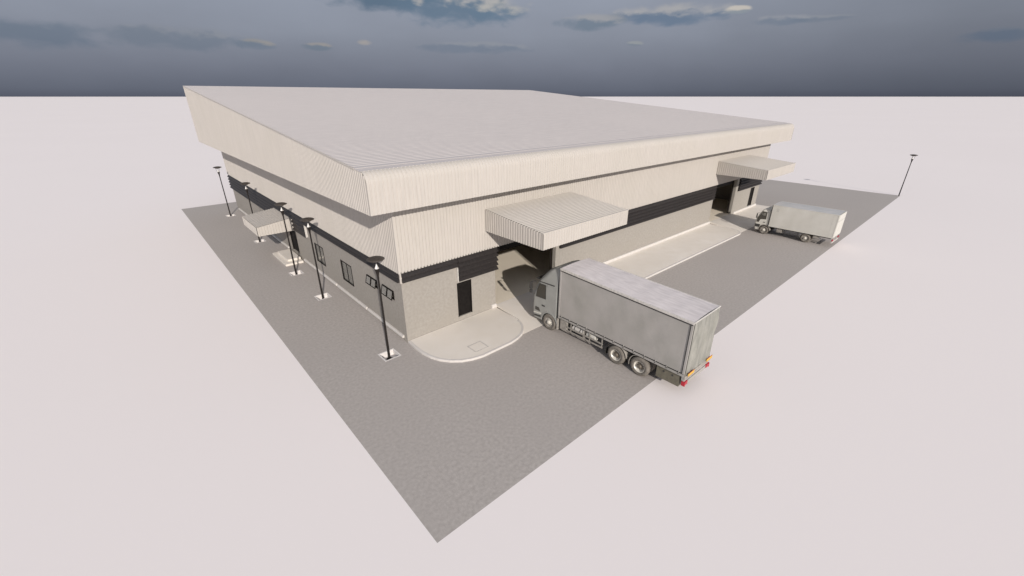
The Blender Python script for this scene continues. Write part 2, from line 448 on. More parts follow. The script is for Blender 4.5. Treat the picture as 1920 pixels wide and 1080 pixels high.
bm=NB(); sheet_along(bm,'x',RX0,RX1-RX0,[((RY1,ZF),(1,0)),((RY1,ztop(RY1)),(1,0))],pitch=.8)
obj('rear_fascia',bm,M['clad'],WH)
# roof sheet: ribs run along x, repeat up the pitch
bm=NB(); L=RY1-(ysl+.62); Rb=ribs(L,.31,.055,.10); rowA=[];rowB=[]
ny,nz=-math.sin(th),math.cos(th)
for s,h in Rb:
    y=ysl+.62+s; z=ztop(y)
    rowA.append((RX0-.01,y+ny*h,z+nz*h)); rowB.append((RX1+.01,y+ny*h,z+nz*h))
grid(bm,[rowA,rowB])
obj('roof_sheet',bm,M['roof'],WH)
# eave flashings
bm=NB()
def strip(s0,s1,h):
    y0,y1=ysl+s0,ysl+s1
    prism(bm,[(y0,ztop(y0)-.02),(y0+ny*h,ztop(y0)+nz*h),(y1+ny*h,ztop(y1)+nz*h),(y1,ztop(y1)-.02)],'x',RX0-.012,RX1+.012)
strip(-.01,.25,.034); strip(.27,.44,.038); strip(.46,.69,.060)
obj('eave_flashing',bm,M['roof'],WH)
# rake trim
for x0,x1 in ((RX0-.03,RX0+.05),(RX1-.05,RX1+.03)):
    bm=NB()
    v=[(x,y,z) for x in (x0,x1) for (y,z) in ((ysl+.6,ztop(ysl+.6)-.03),(RY1,ztop(RY1)-.03),(RY1,ztop(RY1)+.045),(ysl+.6,ztop(ysl+.6)+.045))]
    V=[bm.verts.new(p) for p in v]
    for f in ((0,1,2,3),(4,7,6,5),(0,4,5,1),(1,5,6,2),(2,6,7,3),(3,7,4,0)): bm.faces.new([V[i] for i in f])
    obj('rake_trim',bm,M['clad'],WH)
bm=NB(); 
for y in (ysl+.1,): pass
tube(bm,(RX0,RY1,ztop(RY1)-.02),(RX1,RY1,ztop(RY1)-.02),.05,6)
obj('ridge_roll',bm,M['roof'],WH)

# ---- canopies (ribbed on every face)
def canopy_front(x0,x1,dep,zw,zo,zb):
    c=empty('canopy',(0,0,0)); c.parent=WH
    y0,y1=-dep,-PR-.03
    def zt(y): return zo+(zw-zo)*(y-y0)/(y1-y0)
    t=math.atan((zw-zo)/(y1-y0)); ny,nz=-math.sin(t),math.cos(t)
    Rb=ribs(y1-y0,.2,.04,.07)
    bm=NB(); A=[];B=[]
    for s,h in Rb:
        y=y0+s; A.append((x0-.01,y+ny*h,zt(y)+nz*h)); B.append((x1+.01,y+ny*h,zt(y)+nz*h))
    grid(bm,[A,B]); obj('canopy_roof',bm,M['clad'],c)
    for x,n in ((x0,-1),(x1,1)):
        bm=NB(); lo=[];hi=[]
        for s,h in Rb:
            y=y0+s; lo.append((x+n*h,y,zb)); hi.append((x+n*h,y,zt(y)+h*.6))
        grid(bm,[lo,hi])
        prism(bm,[(y0+.02,zb),(y1,zb),(y1,zw-.02),(y0+.02,zo-.02)],'x',x-n*.01,x-n*.05)
        obj('canopy_fascia',bm,M['clad'],c)
    bm=NB(); sheet_along(bm,'x',x0,x1-x0,[((y0,zb),(-1,0)),((y0,zo-.05),(-1,0)),((y0+.03,zo),(-.7,.7))],pitch=.2,d=.03)
    obj('canopy_fascia',bm,M['clad'],c)
    bm=NB(); box(bm,x0+.06,x1-.06,y0+.04,y1,zb+.05,zb+.09); obj('canopy_soffit',bm,M['clad'],c)
    bm=NB(); box(bm,x0-.05,x1+.05,y0-.04,y0+.10,zo+.01,zo+.055); obj('edge_trim',bm,M['clad'],c)
canopy_front(5.72,13.2,4.9,6.78,6.38,5.50)
canopy_front(36.07,43.7,4.9,6.78,6.38,5.50)
def canopy_side(y0,y1,dep,zw,zo,zb):
    c=empty('canopy',(0,0,0)); c.parent=WH
    x0,x1=-dep,-PR-.03
    def zt(x): return zo+(zw-zo)*(x-x0)/(x1-x0)
    t=math.atan((zw-zo)/(x1-x0)); nx,nz=-math.sin(t),math.cos(t)
    Rb=ribs(x1-x0,.2,.035,.06)
    bm=NB(); A=[];B=[]
    for s,h in Rb:
        x=x0+s; A.append((x+nx*h,y0-.01,zt(x)+nz*h)); B.append((x+nx*h,y1+.01,zt(x)+nz*h))
    grid(bm,[A,B]); obj('canopy_roof',bm,M['clad'],c)
    for y,n in ((y0,-1),(y1,1)):
        bm=NB(); lo=[];hi=[]
        for s,h in Rb:
            x=x0+s; lo.append((x,y+n*h,zb)); hi.append((x,y+n*h,zt(x)+h*.6))
        grid(bm,[lo,hi])
        prism(bm,[(x0+.02,zb),(x1,zb),(x1,zw-.02),(x0+.02,zo-.02)],'y',y-n*.01,y-n*.05)
        obj('canopy_fascia',bm,M['clad'],c)
    bm=NB(); sheet_along(bm,'y',y0,y1-y0,[((x0,zb),(-1,0)),((x0,zo),(-1,0))],pitch=.2,d=.03)
    obj('canopy_fascia',bm,M['clad'],c)
    bm=NB(); box(bm,x0+.04,x1,y0+.06,y1-.06,zb+.05,zb+.09); obj('canopy_soffit',bm,M['clad'],c)
canopy_side(18.2,22.9,2.80,3.68,3.34,2.64)

# ---- entrance steps
st=empty('entrance_steps',(-.75,19.3,0)); tag(st,'pale two-tier concrete entrance steps under the side canopy door','steps')
bm=NB(); box(bm,-.78,.61,-1.95,1.95,.004,.17); obj('lower_step',bm,M['slab'],st,bevel=.01)
bm=NB(); box(bm,-.42,.61,-1.35,1.55,.171,.34); obj('upper_step',bm,M['slab'],st,bevel=.01)
# ---- inspection cover on the near apron
ic=empty('inspection_cover',(2.62,-3.12,ZS)); tag(ic,'flush square concrete inspection cover near the apron kerb','cover')
bm=NB()
for (a,b,c,d) in ((-.46,.46,-.40,-.34),(-.46,.46,.34,.40),(-.46,-.40,-.34,.34),(.40,.46,-.34,.34)): box(bm,a,b,c,d,.002,.009)
obj('cover_frame',bm,M['alu'],ic)
bm=NB(); box(bm,-.39,.39,-.33,.33,.002,.012); obj('cover_plate',bm,M['slab'],ic)

# ------------------------------------------------------------------ street lamps
def make_lamp(label,x,y,pit=True):
    r=empty('street_lamp',(x,y,0)); tag(r,label,'street lamp','black mushroom-topped lamps around the yard')
    zb=-.30 if pit else 0
    py=.07 if pit else 0
    bm=NB(); lathe(bm,[(.072,zb),(.066,zb+.5),(.055,2.0),(.048,4.4),(.055,4.62),(.078,4.78),(.12,4.98),(.125,5.02)],'z',(0,py,0),14)
    obj('pole',bm,M['black'],r,smooth=False)
    bm=NB(); lathe(bm,[(.115,5.021),(.10,5.05),(.05,5.16),(.012,5.27)],'z',(0,py,0),14); obj('reflector_cone',bm,M['white'],r,smooth=True)
    bm=NB()
    for k in range(3):
        a=2*math.pi*k/3+.5
        tube(bm,(.125*math.cos(a),py+.125*math.sin(a),5.02),(.20*math.cos(a),py+.20*math.sin(a),5.42),.010,5)
    obj('bracket',bm,M['black'],r)
    bm=NB(); lathe(bm,[(.03,5.37),(.20,5.40),(.26,5.44),(.41,5.49),(.435,5.51),(.435,5.525),(.38,5.56),(.26,5.595),(.12,5.615),(.02,5.62)],'z',(0,py,0),32)
    obj('lamp_shade',bm,M['disc'],r,smooth=True)
    if pit:
        bm=NB(); w=HP; t=.075; z0=.006
        for (a,b,c,d) in ((-w,w,-w,-w+t),(-w,w,w-t,w),(-w,-w+t,-w+t,w-t),(w-t,w,-w+t,w-t)): box(bm,a,b,c,d,-.30,z0)
        box(bm,-w+t,w-t,-w+t,w-t,-.36,-.30)
        obj('pit_surround',bm,M['pit'],r)
        bm=NB(); lathe(bm,[(.16,-.299),(.16,-.27),(.09,-.26)],'z',(0,py,0),14); obj('base_flange',bm,M['black'],r)
    return r
ll=['tall black lamp nearest the corner of the warehouse, in a white square pit',
    'black lamp second from the warehouse corner, in front of the tall sliding windows',
    'black lamp third from the warehouse corner, beside the entrance steps',
    'black lamp standing just behind the small side canopy, its base seen under it',
    'black lamp at the far end of the side wall, leftmost in the photo']
src=make_lamp(ll[0],LX,lamps[0])
def copy_tree(o,parent=None):
    c=o.copy(); COL.objects.link(c)
    if parent: c.parent=parent
    for ch in list(o.children): copy_tree(ch,c)
    return c
for lb,y in zip(ll[1:],lamps[1:]):
    c=copy_tree(src); c.location=(LX,y,0); c['label']=lb
make_lamp('lone black lamp at the far right corner of the yard, without a pit',71.5,-11.1,False)

# ------------------------------------------------------------------ wheels
def wheel(parent,name,x,y,r,w,side,big_dish,mirror=1):
    """side=-1: outer face looks to -x"""
    e=empty(name,(x,y,r)); e.parent=parent
    s=side
    bm=NB()
    prof=[(r*.60,0),(r*.64,s*.02),(r*.80,s*.035),(r*.93,s*.012),(r*.985,-s*.03),(r,-s*.07),(r,-s*(w-.07)),(r*.97,-s*(w-.03)),(r*.90,-s*w),(r*.60,-s*w)]
    lathe(bm,prof,'x',(0,0,0),40,cap=False)
    for k in range(40):   # shallow tread blocks
        a=2*math.pi*(k+.5)/40
        bx=r*1.002
        tube(bm,(-s*.08,bx*math.cos(a),bx*math.sin(a)),(-s*(w-.08),bx*math.cos(a),bx*math.sin(a)),.008,4)
    obj('tyre',bm,M['tyre'],e,smooth=True)
    bm=NB()
    if big_dish:
        prof=[(r*.61,-s*.005),(r*.60,s*.012),(r*.56,s*.0),(r*.52,-s*.07),(r*.47,-s*.115),(r*.43,-s*.125)]
    else:
        prof=[(r*.61,-s*.005),(r*.60,s*.012),(r*.55,-s*.02),(r*.48,-s*.05),(r*.42,-s*.03)]
    lathe(bm,prof,'x',(0,0,0),32,cap=False); obj('rim',bm,M['rim'] if big_dish else M['dusty'],e,smooth=True)
    bm=NB()
    dz=-s*.125 if big_dish else -s*.035
    lathe(bm,[(r*.435,dz),(r*.40,dz+s*.012),(r*.30,dz+s*.02),(r*.24,dz+s*.03),(r*.22,dz+s*.10),(r*.14,dz+s*.135),(r*.02,dz+s*.14)],'x',(0,0,0),24)
    obj('hub',bm,M['hub'] if big_dish else M['rim'],e)
    bm=NB()
    for k in range(10):
        a=2*math.pi*k/10
        cy,cz=r*.35*math.cos(a),r*.35*math.sin(a)
        lathe(bm,[(r*.035,dz),(r*.03,dz+s*.045)],'x',(0,cy,cz),6)
    obj('wheel_nut',bm,M['trim'] if not big_dish else M['rim'],e)
    return e

def arch(parent,y,z,r0,r1,x0,x1,a0,a1,matl,name='mudguard'):
    bm=NB(); n=14; rows=[]
    for k in range(n+1):
        a=R(a0+(a1-a0)*k/n); c,s=math.cos(a),math.sin(a)
        rows.append([(x0,y+r0*c,z+r0*s),(x0,y+r1*c,z+r1*s),(x1,y+r1*c,z+r1*s),(x1,y+r0*c,z+r0*s)])
    V=grid(bm,rows,close=True); bm.faces.new(V[0][::-1]); bm.faces.new(V[-1])
    return obj(name,bm,matl,parent)

def rrect(w,y0,y1,rf,rb,z,n=5):
    """rounded rectangle section, front corners rf at y1, rear corners rb at y0; starts rear-left going clockwise"""
    pts=[]
    for (cx,cy,r,a0,a1) in ((-w+rb,y0+rb,rb,270,180),(-w+rf,y1-rf,rf,180,90),(w-rf,y1-rf,rf,90,0),(w-rb,y0+rb,rb,0,-90)):
        for k in range(n+1):
            a=R(a0+(a1-a0)*k/n); pts.append((cx+r*math.cos(a),cy+r*math.sin(a),z))
    return pts
def cut(o,cutters):
    for c in cutters:
        m=o.modifiers.new('b','BOOLEAN'); m.operation='DIFFERENCE'; m.solver='EXACT'; m.object=c
    dg=bpy.context.evaluated_depsgraph_get(); dg.update()
    me=bpy.data.meshes.new_from_object(o.evaluated_get(dg))
    o.modifiers.clear(); o.data=me
    for c in cutters: bpy.data.objects.remove(c,do_unlink=True)

# ------------------------------------------------------------------ big curtain-sided truck
T=empty('curtain_truck',(8.28,-12.75,0)); tag(T,'large grey curtain-sided lorry with its cab nosing into the near loading bay','truck')
HW=1.225; Z0=1.12
# cab shell: loft of rounded sections (w, y rear, y front, rf, rb, z)
S=[(1.19,8.00,9.80,.16,.03,.42),(1.215,8.00,9.87,.20,.03,.60),(1.22,7.93,9.90,.22,.03,1.2),(1.22,7.93,9.88,.22,.03,1.75),(1.22,7.93,9.84,.24,.03,1.95),
   (1.20,7.93,9.66,.26,.04,2.50),(1.185,7.93,9.52,.28,.05,2.86),(1.17,7.93,9.44,.32,.06,3.0),(1.16,7.92,9.32,.42,.08,3.2),(1.13,7.91,9.12,.46,.10,3.45),(1.09,7.90,8.86,.42,.12,3.70),(1.03,7.90,8.55,.32,.14,3.90),(.96,7.90,8.30,.18,.15,4.0),(.90,7.92,8.20,.12,.12,4.02)]
bm=NB(); V=grid(bm,[rrect(w,y0,y1,rf,rb,z) for (w,y0,y1,rf,rb,z) in S],close=True)
bm.faces.new(V[0][::-1]); bm.faces.new(V[-1])
cab=obj('cab',bm,M['cab'],T)
AX1=8.44; WR=.52
bm=NB(); lathe(bm,[(.64,-1.6),(.64,-.72)],'x',(0,AX1,WR-.02),36); c1=obj('c',bm,M['cab'],T)
bm=NB(); lathe(bm,[(.64,.72),(.64,1.6)],'x',(0,AX1,WR-.02),36); c2=obj('c',bm,M['cab'],T)
bm=NB(); box(bm,-1.6,-.72,7.2,8.45,.2,.50); c3=obj('c',bm,M['cab'],T)
bm=NB(); box(bm,.72,1.6,7.2,8.45,.2,.50); c4=obj('c',bm,M['cab'],T)
cut(cab,[c1,c2,c3,c4])
def secat(z):
    for a,b in zip(S[:-1],S[1:]):
        if a[5]<=z<=b[5]:
            t=(z-a[5])/(b[5]-a[5]); return [a[i]+(b[i]-a[i])*t for i in range(6)]
    return list(S[-1])
def side_pt(sgn,y,z,off): return (sgn*(secat(z)[0]+off),y,z)
def side_patch(bm,sgn,poly,off,thick=.02):
    A=[bm.verts.new(side_pt(sgn,y,z,off)) for (y,z) in poly]; B=[bm.verts.new(side_pt(sgn,y,z,-thick)) for (y,z) in poly]
    n=len(poly)
    bm.faces.new(A)
    for i in range(n): bm.faces.new((A[i],A[(i+1)%n],B[(i+1)%n],B[i]))
def front_patch(bm,z0,z1,hw,off,n=12,m=4):
    rows=[]
    for j in range(m+1):
        z=z0+(z1-z0)*j/m; s=secat(z); row=[]
        for k in range(n+1):
            x=-hw+2*hw*k/n; w,_,yf,rf=s[0],s[1],s[2],s[3]
            ax=abs(x); y=yf
            if ax>w-rf: y=yf-rf+math.sqrt(max(0,rf*rf-(ax-(w-rf))**2))
            row.append((x,y+off,z))
        rows.append(row)
    grid(bm,rows)
for sg in (-1,1):
    bm=NB(); side_patch(bm,sg,[(8.76,1.90),(9.60,1.84),(9.50,2.33),(9.34,2.78),(8.80,2.80)],.008); d=obj('side_window_frame',bm,M['trim'],cab)
    bm=NB(); side_patch(bm,sg,[(8.81,1.95),(9.55,1.90),(9.45,2.33),(9.31,2.73),(8.85,2.75)],.014); obj('side_window',bm,M['cabglass'],cab)
    bm=NB(); side_patch(bm,sg,[(8.70,.98),(8.72,.98),(8.74,2.86),(8.72,2.86)],.004); obj('door_seam',bm,M['trim'],cab)
    bm=NB(); box(bm,sg*1.222,sg*1.25,8.82,9.06,1.40,1.47); obj('door_handle',bm,M['trim'],cab)
    bm=NB(); side_patch(bm,sg,[(8.15,2.93),(9.36,2.87),(9.36,2.91),(8.15,2.98)],.03); obj('drip_rail',bm,M['trim'],cab)
    # steps behind bumper
    bm=NB(); side_patch(bm,sg,[(9.20,.95),(9.62,.95),(9.62,1.18),(9.30,1.18)],.004); obj('door_step',bm,M['chassis'],cab)
    bm=NB(); side_patch(bm,sg,[(9.15,.56),(9.70,.50),(9.70,.62),(9.15,.70)],.006); obj('door_step',bm,M['trim'],cab)
    bm=NB(); side_patch(bm,sg,[(9.13,.80),(9.74,.72),(9.74,.80),(9.13,.90)],.02); obj('bumper_strip',bm,M['truckwhite'],cab)
    # mirrors
    bm=NB(); tube(bm,(sg*1.17,9.62,2.80),(sg*1.42,9.78,2.82),.02,6); tube(bm,(sg*1.19,9.66,2.0),(sg*1.42,9.78,2.06),.02,6); tube(bm,(sg*1.42,9.78,2.06),(sg*1.42,9.78,2.82),.02,6)
    mr=obj('mirror_arm',bm,M['trim'],cab)
    bm=NB(); box(bm,sg*1.32,sg*1.52,9.76,9.87,2.36,2.78); box(bm,sg*1.33,sg*1.51,9.76,9.87,2.08,2.30)
    obj('mirror',bm,M['trim'],mr,bevel=.02)
    arch(T,AX1,WR-.02,.60,.66,sg*1.0,sg*1.245,15,165,M['cab'],'wheel_arch')
    bm=NB(); box(bm,sg*.95,sg*1.235,7.76,7.86,.30,1.02); obj('mudflap',bm,M['dusty'],T,bevel=.01)
bm=NB(); front_patch(bm,1.86,2.84,1.10,.008); obj('windscreen',bm,M['cabglass'],cab)
bm=NB(); front_patch(bm,1.05,1.55,.85,.012); obj('grille',bm,M['chassis'],cab)
bm=NB(); front_patch(bm,.45,.62,.75,.012); obj('lower_grille',bm,M['trim'],cab)
for sg in (-1,1):
    bm=NB(); box(bm,sg*.72,sg*1.02,9.80,9.93,.66,.86); obj('headlight',bm,M['white'],cab,bevel=.02)
bm=NB(); box(bm,-1.0,1.0,9.55,9.80,2.90,2.94); obj('sun_visor',bm,M['trim'],cab)
# box body with tarp
def ztopb(y): return 3.955+(4.20-3.955)*y/7.75
LB=7.75
def wob(a,b,seed): 
    return .5*math.sin(a*2.1+seed)+.3*math.sin(a*5.3+b*3.1+seed*2)+.25*math.sin(b*4.7-a*1.3+seed*3)
for sg in (-1,1):
    bm=NB(); rows=[]
    NY,NZ=60,14
    for j in range(NZ+1):
        row=[]
        for i in range(NY+1):
            y=.12+(LB-.24)*i/NY; zt=ztopb(y)-.13; z=Z0+.16+(zt-Z0-.16)*j/NZ
            e=min(1,min(i,NY-i)/4)*min(1,min(j,NZ-j)/3)
            row.append((sg*(HW-.012+e*(.008*wob(y,z,1.0+sg))),y,z))
        rows.append(row)
    grid(bm,rows); obj('side_curtain',bm,M['tarp'],T,smooth=True)
    bm=NB()
    pts=[(.0,ztopb(0)-.13),(.0,ztopb(0)),(LB,ztopb(LB)),(LB,ztopb(LB)-.13)]
    prism(bm,pts,'x',sg*(HW-.05),sg*(HW+.012)); obj('roof_rail',bm,M['alu'],T,bevel=.012)
    bm=NB(); prism(bm,[(.03,ztopb(0)-.17),(.03,ztopb(0)-.135),(LB-.03,ztopb(LB)-.135),(LB-.03,ztopb(LB)-.17)],'x',sg*(HW-.05),sg*(HW+.02)); obj('curtain_track',bm,M['trim'],T)
    # lower rail, three stepped profiles and buckles
    bm=NB(); box(bm,sg*(HW-.06),sg*(HW+.014),.0,LB,Z0,Z0+.07); box(bm,sg*(HW-.06),sg*(HW+.004),.0,LB,Z0+.071,Z0+.12)
    lr=obj('lower_rail',bm,M['tarp'],T,bevel=.006)
    bm=NB(); box(bm,sg*(HW-.06),sg*(HW+.010),.02,LB-.02,Z0+.121,Z0+.135); obj('rail_gap',bm,M['trim'],lr)
    for k in range(13):
        y=.28+k*.60
        bm=NB(); box(bm,sg*(HW-.02),sg*(HW+.018),y-.009,y+.009,Z0+.06,Z0+.22); bk=obj('curtain_buckle',bm,M['tarp'],T)
        bm=NB(); box(bm,sg*(HW+.0),sg*(HW+.030),y-.022,y+.022,Z0+.06,Z0+.095); obj('clasp',bm,M['chassis'],bk)
    for yy in (.05,LB-.06):
        bm=NB(); box(bm,sg*(HW-.06),sg*(HW+.016),yy-.05,yy+.06,Z0+.136,ztopb(yy)-.136); obj('corner_post',bm,M['tarp'],T,bevel=.01)
    bm=NB(); box(bm,sg*(HW-.04),sg*(HW+.019),.12,.145,Z0+.14,ztopb(.13)-.16); obj('curtain_pole',bm,M['trim'],T)
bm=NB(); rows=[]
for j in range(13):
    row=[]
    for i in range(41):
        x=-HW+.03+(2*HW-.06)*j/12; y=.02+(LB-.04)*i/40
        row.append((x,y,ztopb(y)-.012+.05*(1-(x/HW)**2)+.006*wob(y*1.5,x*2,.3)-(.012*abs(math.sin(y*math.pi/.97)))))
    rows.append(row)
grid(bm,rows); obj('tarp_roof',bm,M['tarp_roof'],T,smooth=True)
# rear tarp with folds gathered to the lower corners
bm=NB(); rows=[]
for j in range(29):
    row=[]
    for i in range(37):
        u=i/36; v=j/28
        x=-HW+.03+(2*HW-.06)*u; z=Z0+.10+(ztopb(0)-.05-Z0-.10)*v
        e=min(1,i/3,(36-i)/3)*min(1,(28-j)/4)
        fold=.028*math.sin((u*7+ (1-v)*2.4*(1-2*u))*3.3)+.018*math.sin(u*31+v*5)+.03*math.exp(-((u-.78-.20*v)**2)/.003)
        row.append((x,-.03-e*(.04+1.7*fold*(.5+.5*(1-abs(2*v-1)))),z))
    rows.append(row)
grid(bm,rows); obj('rear_curtain',bm,M['tarp_rear'],T,smooth=True)
bm=NB(); box(bm,-HW,HW,.03,.06,Z0,ztopb(0)-.03); box(bm,-HW,HW,LB-.06,LB-.0,Z0-.02,ztopb(LB)-.02); box(bm,-HW+.06,HW-.06,.061,LB-.061,Z0-.04,Z0+.06)
obj('load_floor',bm,M['tarp'],T)
bm=NB(); tube(bm,(-HW,-.01,ztopb(0)-.02),(HW,-.01,ztopb(0)-.02),.035,8); obj('rear_top_rail',bm,M['alu'],T)
bm=NB(); box(bm,-HW-.01,HW+.01,-.07,.02,Z0-.12,Z0+.08); obj('rear_sill',bm,M['dusty'],T,bevel=.01)
bm=NB(); box(bm,-1.10,1.10,-.05,.10,.62,.82); box(bm,-1.2,1.2,-.03,.07,.86,.96); 
for x in (-.5,.5): box(bm,x-.06,x+.06,-.02,.12,.82,1.0)
rb=obj('rear_bumper',bm,M['tarp'],T,bevel=.01)
for sg in (-1,1):
    bm=NB(); box(bm,sg*.92,sg*1.20,-.09,.06,.68,.86); box(bm,sg*1.16,sg*1.225,-.10,.08,.64,.88); obj('tail_light',bm,M['red'],T,bevel=.015)
    bm=NB(); box(bm,sg*.62,sg*1.17,-.165,-.140,Z0+.10,Z0+.24); pl=obj('reflective_plate',bm,M['yellow'],T)
    bm=NB(); box(bm,sg*.62,sg*1.17,-.163,-.142,Z0+.085,Z0+.097); box(bm,sg*.62,sg*1.17,-.163,-.142,Z0+.243,Z0+.255); obj('plate_edge',bm,M['red'],pl)
    bm=NB(); box(bm,sg*1.17,sg*1.225,-.02,.10,.92,1.12); obj('corner_bracket',bm,M['tarp'],T)
# chassis
bm=NB()
for sg in (-1,1): box(bm,sg*.38,sg*.46,.3,8.2,.72,.98)
for y in (.5,1.6,2.95,4.5,6.0,7.3): box(bm,-.379,.379,y-.06,y+.06,.75,.95)
for y in (.8,1.9,3.0,4.2,5.2,6.2,7.2): box(bm,-1.1,1.1,y-.04,y+.04,.99,1.075)
obj('chassis',bm,M['chassis'],T)
AX2,AX3=3.67,2.27
bm=NB()
for y in (AX1,AX2,AX3): tube(bm,(-.95,y,WR),(.95,y,WR),.08,8); lathe(bm,[(.05,-.22),(.2,-.1),(.2,.1),(.05,.22)],'x',(0,y,WR),10)
obj('axle',bm,M['chassis'],T)
for sg in (-1,1):
    wheel(T,'front_wheel',sg*1.215,AX1,WR,.30,sg,False)
    for y in (AX2,AX3):
        wheel(T,'rear_wheel',sg*1.215,y,WR,.28,sg,True)
        bm=NB(); lathe(bm,[(WR*.6,0),(WR*.95,0),(WR,.04),(WR,.22),(WR*.95,.26),(WR*.6,.26)],'x',(sg*.62-.13,y,WR),30); obj('inner_tyre',bm,M['tyre'],T,smooth=True)
    arch(T,AX2,WR,.60,.63,sg*.62,sg*1.20,100,172,M['dusty']); arch(T,AX2,WR,.60,.63,sg*.62,sg*1.20,30,72,M['chassis'])
    arch(T,AX3,WR,.60,.63,sg*.62,sg*1.20,-14,70,M['dusty'])
    # rear tool box
    bm=NB(); box(bm,sg*.60,sg*1.18,.20,1.38,.46,1.08); tb=obj('tool_box',bm,M['olive'],T,bevel=.015)
    bm=NB(); lathe(bm,[(.05,0),(.05,.02)],'x',(sg*1.185-.01,.55,.92),12); lathe(bm,[(.05,0),(.05,.02)],'x',(sg*1.185-.01,1.0,.92),12); box(bm,sg*1.178,sg*1.186,.24,1.34,1.02,1.03); obj('latch',bm,M['trim'],tb)
    # battery box, tanks, side guard
    bm=NB(); box(bm,sg*.62,sg*1.18,7.08,7.62,.42,1.05); obj('battery_box',bm,M['dusty'],T,bevel=.03)
    bm=NB(); tube(bm,(sg*.92,6.0,.78),(sg*.92,6.72,.78),.23,18); tk=obj('fuel_tank',bm,M['alu'],T)
    bm=NB()
    for y in (6.15,6.55): lathe(bm,[(.24,y-.02),(.24,y+.02)],'y',(sg*.92,0,.78),18)
    obj('tank_strap',bm,M['trim'],tk)
    bm=NB(); tube(bm,(sg*.92,5.15,.80),(sg*.92,5.72,.80),.20,16); obj('air_tank',bm,M['truckwhite'],T)
    bm=NB(); box(bm,sg*.7,sg*1.10,6.82,7.04,.5,.9); obj('valve_box',bm,M['trim'],T)
    bm=NB()
    for z in (.50,.72): box(bm,sg*1.17,sg*1.20,4.55,7.05,z,z+.075)
    for y in (4.62,5.45,5.85,6.80): box(bm,sg*1.14,sg*1.169,y-.03,y+.03,.47,1.05)
    obj('side_guard',bm,M['dusty'],T)
    bm=NB()
    box(bm,sg*.95,sg*1.21,4.33,4.37,.25,.60)
    obj('mudflap',bm,M['trim'],T)

# ------------------------------------------------------------------ small box lorry
U=empty('box_truck',(38.68,-11.20,0)); tag(U,'smaller white box lorry parked at the far loading bay','truck')
hw=1.20; LB2=5.52; zt2=3.10; z02=.93; AX=5.88; AR=2.16; wr=.42
S2=[(1.08,5.68,6.80,.12,.03,.36),(1.10,5.66,6.86,.16,.03,.55),(1.10,5.62,6.88,.18,.03,1.0),(1.10,5.62,6.84,.18,.03,1.36),(1.07,5.62,6.66,.18,.04,1.85),(1.03,5.62,6.46,.18,.05,2.30),(.98,5.66,6.36,.16,.07,2.42),(.90,5.74,6.24,.14,.09,2.46)]
S_keep=S; S=S2
bm=NB(); V=grid(bm,[rrect(w,y0,y1,rf,rb,z) for (w,y0,y1,rf,rb,z) in S],close=True); bm.faces.new(V[0][::-1]); bm.faces.new(V[-1])
cab2=obj('cab',bm,M['truckwhite'],U)
bm=NB(); lathe(bm,[(.52,-1.5),(.52,-.62)],'x',(0,AX,wr),30); c1=obj('c',bm,M['cab'],U)
bm=NB(); lathe(bm,[(.52,.62),(.52,1.5)],'x',(0,AX,wr),30); c2=obj('c',bm,M['cab'],U)
bm=NB(); box(bm,-1.5,-.62,5.0,AX,.2,.5); c3=obj('c',bm,M['cab'],U)
bm=NB(); box(bm,.62,1.5,5.0,AX,.2,.5); c4=obj('c',bm,M['cab'],U)
cut(cab2,[c1,c2,c3,c4])
for sg in (-1,1):
    bm=NB(); side_patch(bm,sg,[(5.88,1.50),(6.40,1.44),(6.50,1.12),(6.72,1.14),(6.66,1.60),(6.36,2.24),(5.94,2.24)],.008); obj('side_window',bm,M['cabglass'],cab2)
    bm=NB(); side_patch(bm,sg,[(6.02,1.85),(6.26,1.85),(6.26,2.12),(6.02,2.15)],.012); side_patch(bm,sg,[(6.30,1.92),(6.42,1.90),(6.34,2.12),(6.30,2.14)],.012); obj('bright_reflection_panel',bm,M['glass'],cab2)
    bm=NB(); side_patch(bm,sg,[(5.82,.90),(5.84,.90),(5.86,2.28),(5.84,2.28)],.004); obj('door_seam',bm,M['trim'],cab2)
    bm=NB(); box(bm,sg*1.098,sg*1.125,5.92,6.08,1.16,1.22); obj('door_handle',bm,M['trim'],cab2)
    bm=NB(); side_patch(bm,sg,[(6.40,.62),(6.80,.62),(6.80,.92),(6.30,.92)],.01); obj('wing_panel',bm,M['trim'],cab2)
    bm=NB(); tube(bm,(sg*1.02,6.55,2.05),(sg*1.28,6.74,2.06),.015,6); tube(bm,(sg*1.28,6.74,1.55),(sg*1.28,6.74,2.06),.015,6); mr=obj('mirror_arm',bm,M['trim'],cab2)
    bm=NB(); box(bm,sg*1.2,sg*1.36,6.70,6.78,1.55,1.98); obj('mirror',bm,M['trim'],mr,bevel=.015)
    arch(U,AX,wr,.50,.56,sg*.80,sg*1.125,5,175,M['dusty'],'wheel_arch')
    bm=NB(); box(bm,sg*.60,sg*.95,6.80,6.90,.62,.80); obj('headlight',bm,M['white'],cab2,bevel=.015)
bm=NB(); front_patch(bm,1.42,2.26,.96,.008); obj('windscreen',bm,M['cabglass'],cab2)
bm=NB(); front_patch(bm,.40,.90,1.04,.012); obj('bumper',bm,M['chassis'],cab2)
S=S_keep
bm=NB(); box(bm,-hw,hw,.04,LB2,z02,zt2-.05); bx=obj('box_body',bm,M['truckwhite'],U,bevel=.025)
bm=NB(); rows=[]
for j in range(9):
    x=-hw+2*hw*j/8
    rows.append([(x,.04+(LB2-.04)*i/20,zt2-.045+.07*(1-(x/hw)**2)+.004*math.sin(i*2.0)) for i in range(21)])
grid(bm,rows); obj('box_roof',bm,M['truckroof'],U,smooth=True)
bm=NB()
